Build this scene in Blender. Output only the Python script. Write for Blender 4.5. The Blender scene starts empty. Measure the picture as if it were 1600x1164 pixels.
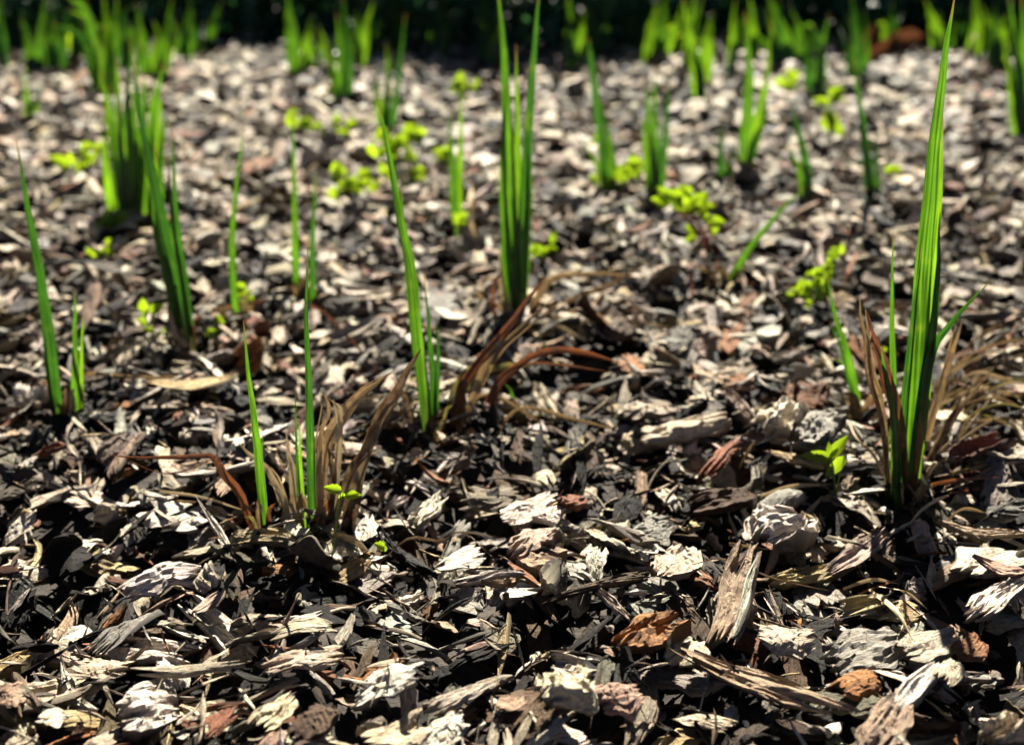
import bpy, math, random
import numpy as np
from mathutils import Vector

random.seed(7)
RNG = np.random.default_rng(11)
scene = bpy.context.scene

# ------------------------------------------------------------------ camera, sky, sun
F_PX, PITCH, CAM_H, TOP = 1800.0, math.radians(22.6), 0.45, 0.044     # lens in pixels of the 1600 wide photograph
CAM_Z = CAM_H + TOP
cd = bpy.data.cameras.new("camera")
cam = bpy.data.objects.new("camera", cd)
scene.collection.objects.link(cam)
cam.location = (0, 0, CAM_Z)
cam.rotation_euler = (math.pi / 2 - PITCH, 0, 0)
cd.sensor_width = 36.0
cd.lens = 36.0 * F_PX / 1600.0
cd.clip_start, cd.clip_end = 0.02, 400
cd.dof.use_dof = True
cd.dof.focus_distance = 0.815
cd.dof.aperture_fstop = 4.4
scene.camera = cam

SUN_EL, SUN_AZ = math.radians(42), math.radians(8)
world = bpy.data.worlds.new("World")
scene.world = world
world.use_nodes = True
wn = world.node_tree
wn.nodes.clear()
sky = wn.nodes.new("ShaderNodeTexSky")
sky.sky_type = 'NISHITA'
sky.sun_disc = False
sky.sun_elevation = SUN_EL
sky.sun_rotation = SUN_AZ
sky.air_density = 0.13
sky.dust_density = 0.15
bg = wn.nodes.new("ShaderNodeBackground")
bg.inputs[1].default_value = 0.05
wo = wn.nodes.new("ShaderNodeOutputWorld")
wn.links.new(sky.outputs[0], bg.inputs[0])
wn.links.new(bg.outputs[0], wo.inputs[0])
sl = bpy.data.lights.new("sun", 'SUN')
sl.energy = 5.0
sl.angle = math.radians(0.5)
sl.color = (1.0, 0.945, 0.82)
sun = bpy.data.objects.new("sun", sl)
sdir = Vector((math.sin(SUN_AZ) * math.cos(SUN_EL), math.cos(SUN_AZ) * math.cos(SUN_EL), math.sin(SUN_EL)))
sun.rotation_euler = sdir.to_track_quat('Z', 'Y').to_euler()
sun.location = (0, 0, 20)
scene.collection.objects.link(sun)
vs = scene.view_settings
vs.view_transform = 'Standard'
vs.look = 'None'
vs.exposure = 2.15
vs.gamma = 1.0
vs.use_curve_mapping = False
scene.cycles.use_denoising = True
scene.cycles.max_bounces = 6
scene.cycles.diffuse_bounces = 1
scene.cycles.transmission_bounces = 4

# ------------------------------------------------------------------ pixel <-> world
SP, CP = math.sin(PITCH), math.cos(PITCH)


def ray(px, py):
    u, v = (px - 800) / F_PX, (py - 582) / F_PX
    return np.array([u, CP - v * SP, -SP - v * CP])       # optical depth 1


def at(px, py, h=TOP):                                     # ground point under a photograph pixel
    d = ray(px, py)
    t = (h - CAM_Z) / d[2]
    return np.array([0, 0, CAM_Z]) + d * t


def lift(px, py, y):                                       # point of the sight line in the vertical plane at distance y
    d = ray(px, py)
    return np.array([0, 0, CAM_Z]) + d * (y / d[1])


def depth(p):
    return p[1] * CP + (CAM_Z - p[2]) * SP


def proj(p):
    z = depth(p)
    return 800 + F_PX * p[0] / z, 582 + F_PX * ((CAM_Z - p[2]) * CP - p[1] * SP) / z


# ------------------------------------------------------------------ materials
def nodes(name):
    m = bpy.data.materials.new(name)
    m.use_nodes = True
    nt = m.node_tree
    nt.nodes.clear()
    out = nt.nodes.new("ShaderNodeOutputMaterial")

    def N(t, **kw):
        n = nt.nodes.new(t)
        for k, val in kw.items():
            if k.startswith('i_'):
                n.inputs[k[2:].replace('_', ' ')].default_value = val
            else:
                setattr(n, k, val)
        return n

    def L(a, b):
        nt.links.new(a, b)
    return m, N, L, out


def ramp(N, L, src, stops):
    r = N("ShaderNodeValToRGB")
    els = r.color_ramp.elements
    while len(els) < len(stops):
        els.new(0.5)
    for e, (p, c) in zip(els, stops):
        e.position = p
        e.color = (c, c, c, 1) if not isinstance(c, tuple) else (*c, 1)
    L(src, r.inputs[0])
    return r.outputs[0]


def mul(N, L, a, b, fac=1.0, blend='MULTIPLY'):
    m = N("ShaderNodeMix", data_type='RGBA', blend_type=blend)
    if isinstance(fac, (int, float)):
        m.inputs[0].default_value = fac
    else:
        L(fac, m.inputs[0])
    for s, i in ((a, 6), (b, 7)):
        if isinstance(s, tuple):
            m.inputs[i].default_value = (*s, 1)
        else:
            L(s, m.inputs[i])
    return m.outputs[2]


def bark_material():
    m, N, L, out = nodes("bark")
    tint = N("ShaderNodeAttribute", attribute_name="tint")
    gr = N("ShaderNodeAttribute", attribute_name="grain")

    def noise(scale, vec, detail=4, rough=0.6, dist=0.0):
        mp = N("ShaderNodeMapping")
        mp.inputs['Scale'].default_value = vec
        L(gr.outputs['Vector'], mp.inputs[0])
        n = N("ShaderNodeTexNoise", i_Scale=scale, i_Detail=detail, i_Roughness=rough, i_Distortion=dist)
        L(mp.outputs[0], n.inputs['Vector'])
        return n.outputs[0]
    streak = noise(1.0, (38, 480, 480), 5, 0.72, 1.1)
    fine = noise(1.0, (160, 1900, 1900), 3, 0.7)
    patch = noise(95.0, (1, 1, 1), 4, 0.65, 0.8)
    speck = noise(300.0, (1, 1, 1), 2, 0.6)
    c = mul(N, L, tint.outputs['Color'], ramp(N, L, streak, [(0.34, 0.22), (0.45, 0.90), (0.72, 1.2)]))
    c = mul(N, L, c, ramp(N, L, patch, [(0.30, (0.64, 0.53, 0.44)), (0.5, (1.0, 0.98, 0.95)), (0.7, (1.16, 1.16, 1.15))]), 0.8)
    c = mul(N, L, c, ramp(N, L, fine, [(0.33, 0.55), (0.5, 1.0), (0.8, 1.1)]), 0.7)
    c = mul(N, L, c, ramp(N, L, speck, [(0.30, 0.35), (0.42, 1.0)]), 0.45)
    b = N("ShaderNodeBsdfPrincipled", i_Roughness=0.6)
    b.inputs['Specular IOR Level'].default_value = 0.16
    L(c, b.inputs['Base Color'])
    h = N("ShaderNodeMath", operation='ADD')
    h2 = N("ShaderNodeMath", operation='MULTIPLY')
    h2.inputs[1].default_value = 0.5
    L(fine, h2.inputs[0])
    L(streak, h.inputs[0])
    L(h2.outputs[0], h.inputs[1])
    h3 = N("ShaderNodeMath", operation='ADD')
    L(h.outputs[0], h3.inputs[0])
    L(patch, h3.inputs[1])
    bp = N("ShaderNodeBump", i_Strength=1.0, i_Distance=0.003)
    L(h3.outputs[0], bp.inputs['Height'])
    L(bp.outputs[0], b.inputs['Normal'])
    L(b.outputs[0], out.inputs[0])
    return m


def leaf_material(name, front, through, t_share=0.55, rough=0.38, vein=0.25, spec=0.4, mottled=None, blade=False):
    m, N, L, out = nodes(name)
    uv = N("ShaderNodeAttribute", attribute_name="grain")       # x across in veins, y along 0..1
    mp = N("ShaderNodeMapping")
    mp.inputs['Scale'].default_value = (0.42, 0.05, 1.0)
    L(uv.outputs['Vector'], mp.inputs[0])
    n = N("ShaderNodeTexNoise", i_Scale=3.0, i_Detail=3.0)
    L(mp.outputs[0], n.inputs['Vector'])
    w = ramp(N, L, n.outputs[0], [(0.40, 1.0 - vein), (0.58, 1.0 + vein * 0.5)])
    tc = N("ShaderNodeTexCoord")
    big = N("ShaderNodeTexNoise", i_Scale=110.0 if mottled else 38.0, i_Detail=4.0)
    L(tc.outputs['Object'], big.inputs['Vector'])
    wb = ramp(N, L, big.outputs[0], [(0.3, 0.75), (0.7, 1.2)])
    f = mul(N, L, mul(N, L, front, w), wb)
    t = mul(N, L, mul(N, L, through, w), wb)
    if mottled:
        mk = ramp(N, L, big.outputs[0], [(0.40, 0.0), (0.62, 1.0)])
        f = mul(N, L, f, mottled, mk, 'MIX')
        t = mul(N, L, t, mottled, mk, 'MIX')
    if blade:
        sx = N("ShaderNodeSeparateXYZ")
        L(uv.outputs['Vector'], sx.inputs[0])
        dv = N("ShaderNodeMath", operation='DIVIDE')
        dv.inputs[1].default_value = 30.0
        L(sx.outputs[1], dv.inputs[0])
        tipm = ramp(N, L, dv.outputs[0], [(0.90, 0.0), (0.985, 1.0)])
        basem = ramp(N, L, dv.outputs[0], [(0.03, 0.45), (0.13, 0.0)])
        yel = ramp(N, L, big.outputs[0], [(0.58, 0.0), (0.80, 0.4)])
        f = mul(N, L, f, (0.10, 0.10, 0.015), yel, 'MIX')
        t = mul(N, L, t, (0.20, 0.22, 0.012), yel, 'MIX')
        f = mul(N, L, f, (0.16, 0.17, 0.07), basem, 'MIX')
        t = mul(N, L, t, (0.10, 0.13, 0.03), basem, 'MIX')
        f = mul(N, L, f, (0.20, 0.12, 0.04), tipm, 'MIX')
        t = mul(N, L, t, (0.16, 0.09, 0.02), tipm, 'MIX')
    d = N("ShaderNodeBsdfPrincipled", i_Roughness=rough)
    d.inputs['Specular IOR Level'].default_value = spec
    L(f, d.inputs['Base Color'])
    tr = N("ShaderNodeBsdfTranslucent")
    L(t, tr.inputs['Color'])
    bp = N("ShaderNodeBump", i_Strength=0.35, i_Distance=0.0006)
    L(n.outputs[0], bp.inputs['Height'])
    L(bp.outputs[0], d.inputs['Normal'])
    mx = N("ShaderNodeMixShader")
    mx.inputs[0].default_value = t_share
    L(d.outputs[0], mx.inputs[1])
    L(tr.outputs[0], mx.inputs[2])
    L(mx.outputs[0], out.inputs[0])
    return m


def soil_material():
    m, N, L, out = nodes("soil")
    tc = N("ShaderNodeTexCoord")
    n = N("ShaderNodeTexNoise", i_Scale=60.0, i_Detail=8.0, i_Roughness=0.7)
    L(tc.outputs['Object'], n.inputs['Vector'])
    n2 = N("ShaderNodeTexNoise", i_Scale=2.0, i_Detail=4.0)
    L(tc.outputs['Object'], n2.inputs['Vector'])
    c = ramp(N, L, n.outputs[0], [(0.3, (0.012, 0.009, 0.007)), (0.6, (0.045, 0.034, 0.025)), (0.8, (0.11, 0.085, 0.06))])
    c = mul(N, L, c, ramp(N, L, n2.outputs[0], [(0.3, 0.7), (0.7, 1.2)]))
    b = N("ShaderNodeBsdfPrincipled", i_Roughness=0.95)
    L(c, b.inputs['Base Color'])
    bp = N("ShaderNodeBump", i_Strength=0.8, i_Distance=0.006)
    L(n.outputs[0], bp.inputs['Height'])
    L(bp.outputs[0], b.inputs['Normal'])
    L(b.outputs[0], out.inputs[0])
    return m


M_BARK = bark_material()
M_SOIL = soil_material()
M_GREEN = leaf_material("green_blade", (0.024, 0.075, 0.012), (0.066, 0.165, 0.006), 0.55, 0.35, 0.6, blade=True)
M_DEEP = leaf_material("deep_green_blade", (0.016, 0.055, 0.012), (0.030, 0.100, 0.006), 0.5, 0.35, 0.6, blade=True)
M_LIME = leaf_material("lime_blade", (0.04, 0.10, 0.012), (0.125, 0.255, 0.007), 0.6, 0.4, 0.5, blade=True)
M_WEED = leaf_material("weed_leaf", (0.07, 0.13, 0.012), (0.28, 0.41, 0.012), 0.6, 0.5, 0.15)
M_STRAW = leaf_material("straw", (0.62, 0.50, 0.31), (0.40, 0.29, 0.13), 0.18, 0.5, 0.6, 0.4, (0.34, 0.25, 0.14))
M_TAN = leaf_material("tan_straw", (0.46, 0.34, 0.19), (0.32, 0.20, 0.07), 0.2, 0.5, 0.6, 0.4, (0.17, 0.11, 0.055))
M_RUST = leaf_material("rust_straw", (0.17, 0.075, 0.035), (0.20, 0.06, 0.015), 0.25, 0.5, 0.5, 0.4, (0.08, 0.035, 0.02))
M_DARK = leaf_material("dark_straw", (0.085, 0.05, 0.03), (0.10, 0.05, 0.02), 0.2, 0.55, 0.5, 0.4, (0.16, 0.11, 0.06))
M_OLIVE = leaf_material("olive_straw", (0.17, 0.13, 0.05), (0.20, 0.16, 0.04), 0.3, 0.5, 0.4, 0.4, (0.07, 0.07, 0.025))
M_HEDGE = leaf_material("hedge_leaf", (0.035, 0.105, 0.050), (0.04, 0.12, 0.03), 0.35, 0.5, 0.2)
M_TWIG = leaf_material("twig", (0.07, 0.045, 0.03), (0.0, 0.0, 0.0), 0.0, 0.8, 0.4)
M_STEM = leaf_material("weed_stem", (0.10, 0.17, 0.03), (0.2, 0.3, 0.03), 0.3, 0.5, 0.2)
M_REDSTEM = leaf_material("red_stem", (0.22, 0.06, 0.03), (0.3, 0.06, 0.02), 0.3, 0.5, 0.2)


# ------------------------------------------------------------------ mesh helpers
def link(name, me, parent=None):
    o = bpy.data.objects.new(name, me)
    scene.collection.objects.link(o)
    if parent is not None:
        o.parent = parent
    return o


def quad_mesh(name, V, Q, mat, tint=None, grain=None, smooth=False):
    me = bpy.data.meshes.new(name)
    V = np.ascontiguousarray(V, dtype=np.float32)
    Q = np.ascontiguousarray(Q, dtype=np.int32)
    k = Q.shape[1]
    me.vertices.add(len(V))
    me.vertices.foreach_set("co", V.ravel())
    me.loops.add(Q.size)
    me.loops.foreach_set("vertex_index", Q.ravel())
    me.polygons.add(len(Q))
    me.polygons.foreach_set("loop_start", np.arange(0, Q.size, k, dtype=np.int32))
    me.polygons.foreach_set("use_smooth", np.full(len(Q), smooth, dtype=bool))
    me.update(calc_edges=True)
    me.validate()
    if tint is not None:
        a = me.attributes.new("tint", 'FLOAT_COLOR', 'POINT')
        t = np.ones((len(V), 4), np.float32)
        t[:, :3] = tint
        a.data.foreach_set("color", t.ravel())
    if grain is not None:
        a = me.attributes.new("grain", 'FLOAT_VECTOR', 'POINT')
        a.data.foreach_set("vector", np.ascontiguousarray(grain, np.float32).ravel())
    me.materials.append(mat)
    return me


def tag(o, label, cat, group=None):
    o['label'] = label
    o['category'] = cat
    if group:
        o['group'] = group
    return o


def thing(name, loc, label, cat, group=None):
    o = bpy.data.objects.new(name, None)
    o.empty_display_size = 0.02
    o.location = tuple(float(c) for c in loc)
    scene.collection.objects.link(o)
    return tag(o, label, cat, group)


# ------------------------------------------------------------------ ground
def terrain(x, y):
    x, y = np.asarray(x, float), np.asarray(y, float)
    z = 0.010 * np.sin(x * 9.1 + 1.3) * np.sin(y * 11.0 + 0.4) + 0.007 * np.sin(x * 21 + y * 13 + 2.0) + 0.005 * np.sin(x * 37 - y * 31)
    z = z + 0.0145 * np.sin(x * 47 + y * 29) * np.sin(y * 53 - x * 17 + 1) * np.interp(y, [.9, 1.4], [1, .4])
    z = z + 0.012 * np.exp(-((y - 0.93) / 0.07) ** 2) * (0.5 + 0.5 * np.sin(x * 7 + 2.2))     # a low ridge across the bed
    z = z - 0.012 * np.exp(-((y - 0.80) / 0.05) ** 2) * (0.5 + 0.5 * np.sin(x * 11 + 1.0))
    z = z + np.interp(y, [1.1, 1.5, 2.2], [0.0, 0.010, 0.020])
    return z


def build_soil():
    xs = np.concatenate([np.linspace(-80, -4, 12), np.linspace(-3, 3, 121), np.linspace(4, 80, 12)])
    ys = np.concatenate([np.linspace(-60, -0.5, 10), np.linspace(0, 5, 101), np.linspace(6, 90, 12)])
    X, Y = np.meshgrid(xs, ys, indexing='ij')
    inside = np.clip(1 - (np.maximum(np.abs(X) - 2.6, 0) + np.maximum(Y - 4.4, 0) + np.maximum(-Y, 0)) / 1.0, 0, 1)
    Z = terrain(X, Y) * inside - 0.004
    nx, ny = X.shape
    idx = np.arange(nx * ny).reshape(nx, ny)
    Q = np.stack([idx[:-1, :-1], idx[1:, :-1], idx[1:, 1:], idx[:-1, 1:]], -1).reshape(-1, 4)
    me = quad_mesh("soil", np.stack([X, Y, Z], -1).reshape(-1, 3), Q, M_SOIL, smooth=True)
    o = link("soil", me)
    o['kind'] = 'structure'
    o['label'] = "dark humus soil under the bark mulch"


build_soil()


# ------------------------------------------------------------------ bark chips
class Wave:                                                  # cheap smooth noise: a few random sinusoids, about -1..1
    def __init__(s, rng, n, fu, fv):
        s.fu = rng.normal(0, fu, n)
        s.fv = rng.normal(0, fv, n)
        s.ph = rng.uniform(0, 6.283, n)

    def __call__(s, u, v):
        r = 0
        for a, b, p in zip(s.fu, s.fv, s.ph):
            r = r + np.sin(a * u + b * v + p)
        return r / math.sqrt(len(s.fu))


KIND = {  #        L               W/L           T              rag         tap          tk    curl        bend        twist     ridge step
    'flake':    ((.022, .050), (.45, .85), (.0016, .0036), (.25, .65), (.30, .60), 2.4, (-.9, .9), (-.25, .25), (-.3, .3), .35, .9),
    'slab':     ((.030, .065), (.35, .60), (.0025, .0060), (.20, .55), (.15, .40), 3.5, (-.5, .5), (-.15, .15), (-.2, .2), .30, 1.0),
    'plank':    ((.040, .085), (.20, .36), (.0022, .0050), (.25, .65), (.15, .45), 3.0, (-.9, .9), (-.25, .25), (-.5, .5), .60, .6),
    'splinter': ((.030, .075), (.07, .16), (.0018, .0040), (.20, .60), (.60, .95), 1.8, (-.5, .5), (-.30, .30), (-.9, .9), .60, .3),
    'curl':     ((.030, .060), (.35, .60), (.0016, .0030), (.20, .50), (.20, .50), 2.6, (1.4, 2.4), (-.25, .25), (-.5, .5), .50, .5),
    'chunk':    ((.020, .042), (.60, .90), (.0065, .0130), (.20, .50), (.40, .70), 2.2, (-.3, .3), (-.1, .1), (-.2, .2), .55, .9),
}


class Variant:
    def __init__(s, seed, kind):
        rng = np.random.default_rng(seed)
        U = lambda r: rng.uniform(*r)
        k = KIND[kind]
        s.kind = kind
        s.L = U(k[0])
        s.W = s.L * U(k[1])
        s.T = U(k[2])
        s.rag, s.tap, s.tk = U(k[3]), U(k[4]), k[5]
        s.curl = U(k[6]) * (rng.choice([-1, 1]) if kind == 'curl' else 1)
        s.bend, s.twist, s.ridge, s.step = U(k[7]), U(k[8]), k[9], k[10]
        s.skew = rng.uniform(-.25, .25)
        s.e1, s.e2 = Wave(rng, 6, 0.1, 11), Wave(rng, 6, 0.1, 11)
        s.w1, s.w2, s.w3 = Wave(rng, 4, 4.5, .3), Wave(rng, 4, 4.5, .3), Wave(rng, 3, 1.6, .1)
        s.r1, s.r2 = Wave(rng, 6, 1.8, 9), Wave(rng, 5, 2.2, 3.0)
        s.b1, s.t1, s.t2 = Wave(rng, 5, 2.5, 4), Wave(rng, 5, 3, 5), Wave(rng, 6, 9, 14)

    def build(s, nx, ny):
        # cluster rows towards the rim so ragged edges stay crisp
        g = lambda n: np.sign(np.linspace(-1, 1, n)) * np.abs(np.linspace(-1, 1, n)) ** 0.85
        U, V = np.meshgrid(g(nx), g(ny), indexing='ij')
        fr = lambda w: np.clip(0.5 + 0.55 * w, 0, 1.3)
        er, el = 1 - s.rag * fr(s.e1(0 * U, V)), 1 - s.rag * fr(s.e2(0 * U, V))
        X = s.L / 2 * np.where(U > 0, U * er, U * el) + s.skew * s.W * V * 0.5
        tap = 1 - s.tap * np.abs(U) ** s.tk
        side = np.where(V > 0, 1 + .16 * s.w1(U, V), 1 + .16 * s.w2(U, V))
        Y = s.W / 2 * V * tap * np.clip(side, .35, 1.5) + s.W * .10 * s.w3(U, 0 * V)
        e = np.maximum(np.abs(U), np.abs(V))
        rim = np.clip((e - .62) / .38, 0, 1)
        thin = 1 - rim ** 1.5 * np.clip(.55 + .35 * s.t1(U, V), .1, .95)
        rel = s.ridge * s.T * (.55 * np.abs(s.r1(U, V)) + .14 * s.t2(U, V)) + s.step * s.T * .30 * np.floor(1.6 * s.r2(U, V) + .5)
        Zt = s.T / 2 * thin + rel * (0.35 + 0.65 * thin)
        Zb = -s.T / 2 * thin + .32 * s.T * s.b1(U, V) + .10 * s.T * s.t2(V, U)
        Zb = np.minimum(Zb, Zt - .0006)
        P = []
        for Z in (Zt, Zb):
            x, y, z = X, Y, Z
            if abs(s.curl) > .05:
                k = s.curl / (s.W / 2)
                a = y * k
                y, z = np.sin(a) * (1 / k - z), 1 / k - np.cos(a) * (1 / k - z)
            z = z + s.bend * s.L * (2 * x / s.L) ** 2 * .5
            tw = s.twist * 2 * x / s.L
            y, z = y * np.cos(tw) - z * np.sin(tw), y * np.sin(tw) + z * np.cos(tw)
            P.append(np.stack([x, y, z], -1).reshape(-1, 3))
        G = np.stack([X, Y, Zt], -1).reshape(-1, 3)
        G2 = np.stack([X, Y, Zb], -1).reshape(-1, 3) + .31
        n = nx * ny
        idx = np.arange(n).reshape(nx, ny)
        top = np.stack([idx[:-1, :-1], idx[1:, :-1], idx[1:, 1:], idx[:-1, 1:]], -1).reshape(-1, 4)
        bot = top[:, ::-1] + n
        rimv = np.concatenate([idx[:, 0], idx[-1, 1:], idx[::-1, -1][1:], idx[0, ::-1][1:-1]])
        nxt = np.roll(rimv, -1)
        wall = np.stack([nxt, rimv, rimv + n, nxt + n], -1)
        return np.concatenate(P), np.concatenate([top, bot, wall]), np.concatenate([G, G2]), np.repeat([0, 1], n)


PAL = {   # name -> base colour, spoken
    'white':  ((.75, .67, .55), 'white'),
    'cream':  ((.63, .53, .385), 'cream'),
    'greige': ((.47, .40, .30), 'grey-beige'),
    'grey':   ((.34, .315, .27), 'grey'),
    'tan':    ((.42, .29, .20), 'tan'),
    'pink':   ((.48, .365, .285), 'pinkish'),
    'straw':  ((.48, .37, .19), 'straw-yellow'),
    'orange': ((.33, .15, .06), 'orange-brown'),
    'rust':   ((.24, .10, .055), 'rust-brown'),
    'brown':  ((.11, .07, .042), 'brown'),
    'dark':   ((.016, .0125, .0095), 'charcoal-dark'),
}
TOP_MIX = (['white', 'cream', 'greige', 'grey', 'tan', 'pink', 'straw', 'orange', 'rust', 'brown', 'dark'],
           np.array([.15, .18, .25, .12, .07, .03, .03, .02, .02, .06, .07]))
NEAR_MIX = (TOP_MIX[0], np.array([.18, .19, .14, .06, .10, .03, .04, .03, .03, .06, .14]))  # share of dark chips raised to deepen the foreground's shadow black
FAR_MIX = (TOP_MIX[0], np.array([.18, .23, .27, .13, .07, .03, .01, .02, .01, .04, .05]))
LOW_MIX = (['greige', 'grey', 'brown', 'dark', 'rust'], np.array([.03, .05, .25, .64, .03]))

LIB = []
for i in range(64):
    kind = ['flake', 'flake', 'plank', 'plank', 'splinter', 'slab', 'curl', 'chunk' if i % 16 == 15 else 'flake'][i % 8]
    v = Variant(1000 + i, kind)
    LIB.append({'v': v, 'lod': {0: v.build(26, 14), 1: v.build(13, 7), 2: v.build(6, 4), 3: v.build(4, 3)}})
SLIVER = []
for i in range(12):
    v = Variant(3000 + i, 'splinter')
    SLIVER.append({'v': v, 'lod': {0: v.build(26, 14), 1: v.build(9, 3), 2: v.build(6, 3), 3: v.build(4, 3)}})

CELL = 0.004
HX0, HY0 = -2.7, 0.22
NX, NY = int(5.4 / CELL), int(4.4 / CELL)
gx, gy = np.meshgrid(HX0 + (np.arange(NX) + .5) * CELL, HY0 + (np.arange(NY) + .5) * CELL, indexing='ij')
HM = terrain(gx, gy).astype(np.float32)
OWNER = np.full((NX, NY), -1, np.int32)
CHIPS = []          # dicts: verts world, lib item, R, t, scale, colour ...


def cell(x, y):
    return np.clip(((x - HX0) / CELL).astype(int), 0, NX - 1), np.clip(((y - HY0) / CELL).astype(int), 0, NY - 1)


def hm_at(x, y):
    i, j = cell(np.asarray([x], float), np.asarray([y], float))
    return float(HM[i, j][0])


def rot(az, pitch, roll):
    ca, sa, cp, sp, cr, sr = math.cos(az), math.sin(az), math.cos(pitch), math.sin(pitch), math.cos(roll), math.sin(roll)
    Rz = np.array([[ca, -sa, 0], [sa, ca, 0], [0, 0, 1]])
    Ry = np.array([[cp, 0, sp], [0, 1, 0], [-sp, 0, cp]])
    Rx = np.array([[1, 0, 0], [0, cr, -sr], [0, sr, cr]])
    return Rz @ Ry @ Rx


def drop(item, x, y, az, pitch, roll, sc, colour, lod, sink=.2, follow=.7, sample=1, z_quant=.85, **extra):
    v = item['v']
    S = np.array(sc if hasattr(sc, '__len__') else (sc, sc, sc), float)
    l, w = v.L * S[0] * .35, v.W * S[1] * .35
    ca, sa = math.cos(az), math.sin(az)
    if follow:
        i, j = cell(np.array([x + ca * l, x - ca * l, x - sa * w, x + sa * w]), np.array([y + sa * l, y - sa * l, y + ca * w, y - ca * w]))
        h = HM[i, j]
        pitch += follow * float(np.clip(-math.atan2(h[0] - h[1], 2 * l), -.7, .7))
        roll += follow * float(np.clip(math.atan2(h[2] - h[3], 2 * w), -.6, .6))
    R = rot(az, pitch, roll)
    P = (item['lod'][sample][0] * S) @ R.T
    half = len(P) // 2
    X, Y = P[:, 0] + x, P[:, 1] + y
    i, j = cell(X, Y)
    gap = HM[i[half:], j[half:]] - P[half:, 2]
    t = float(np.quantile(gap, z_quant)) - sink * v.T
    zt = P[:half, 2] + t
    ii, jj = i[:half], j[:half]
    cid = len(CHIPS)
    up = zt > HM[ii, jj]
    HM[ii[up], jj[up]] = zt[up]
    OWNER[ii[up], jj[up]] = cid
    CHIPS.append(dict(item=item, R=R, t=np.array([x, y, t]), S=S, colour=colour, lod=lod, pos=np.array([x, y, t]), **extra))
    return cid


def chip_arrays(c, lod):
    V, Q, G, side = c['item']['lod'][lod]
    rng = np.random.default_rng(c['seed'])
    W = (V * c['S']) @ c['R'].T + c['t']
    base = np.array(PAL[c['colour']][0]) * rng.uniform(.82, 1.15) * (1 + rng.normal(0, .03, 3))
    under = base * rng.uniform(.12, .6) if c['colour'] not in ('dark',) else base  # unweathered underside, darkened further so shade sits in its colour
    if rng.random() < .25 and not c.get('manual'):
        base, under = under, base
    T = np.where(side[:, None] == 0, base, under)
    G = G * c['S'] + rng.uniform(-3, 3, 3)
    return W, Q, G, np.clip(T, .005, .85)


def pick(mix):
    return mix[0][RNG.choice(len(mix[0]), p=mix[1] / mix[1].sum())]


def half_w(y):
    return (y * CP + CAM_H * SP) * .4445


def scatter(n, y0, y1, margin, mix, lod, sc, tilt, sink, items=LIB, cand=3, follow=.7, dist_pow=1.0, top=False, thin=1.0):
    for _ in range(n):
        best = None
        for _c in range(cand):
            a = RNG.random()
            y = y0 + (y1 - y0) * a ** dist_pow
            hw = half_w(y) + margin
            x = RNG.uniform(-hw, hw)
            h = hm_at(x, y) - float(terrain(x, y))
            if best is None or h < best[0]:
                best = (h, x, y)
        item = items[RNG.integers(len(items))]
        k = RNG.uniform(*sc)
        drop(item, best[1], best[2], RNG.uniform(0, 6.283), RNG.normal(0, tilt[0]), RNG.normal(0, tilt[1]), (k, k * thin, k * (.5 + .5 * thin)),
             pick(mix), lod, sink, follow, sample=1 if best[2] < 1.9 else 2, seed=int(RNG.integers(1 << 30)), top=top)


# near bed: decayed layers first, coloured extra dark to put shade into the gaps, weathered chips on top; farther out fewer layers
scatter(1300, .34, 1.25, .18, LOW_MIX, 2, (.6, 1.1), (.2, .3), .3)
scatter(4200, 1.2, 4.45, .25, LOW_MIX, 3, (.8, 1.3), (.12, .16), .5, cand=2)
scatter(1300, .34, 1.30, .18, NEAR_MIX, 1, (.45, 1.0), (.20, .34), .2)
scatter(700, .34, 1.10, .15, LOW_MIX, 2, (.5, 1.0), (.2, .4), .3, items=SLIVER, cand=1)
scatter(850, .36, 1.30, .16, NEAR_MIX, 1, (.6, 1.3), (.22, .36), .1, top=True, cand=2)
scatter(650, .36, 1.15, .12, NEAR_MIX, 2, (.3, .8), (.25, .5), .2, items=SLIVER, cand=1)
scatter(3300, 1.2, 2.2, .20, TOP_MIX, 2, (.60, 1.3), (.22, .38), .2, cand=2)
scatter(6500, 2.0, 4.45, .25, FAR_MIX, 3, (.75, 1.65), (.16, .28), .2, cand=2)

scatter(750, .36, 1.10, .10, NEAR_MIX, 2, (.25, .8), (.22, .5), .1, items=SLIVER, cand=1, thin=.4)
scatter(600, .36, 1.10, .10, NEAR_MIX, 2, (.14, .34), (.3, .5), .1, cand=1)

scatter(1500, 1.05, 2.6, .15, TOP_MIX, 3, (.5, 1.3), (.15, .4), .1, items=SLIVER, cand=1)

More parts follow.
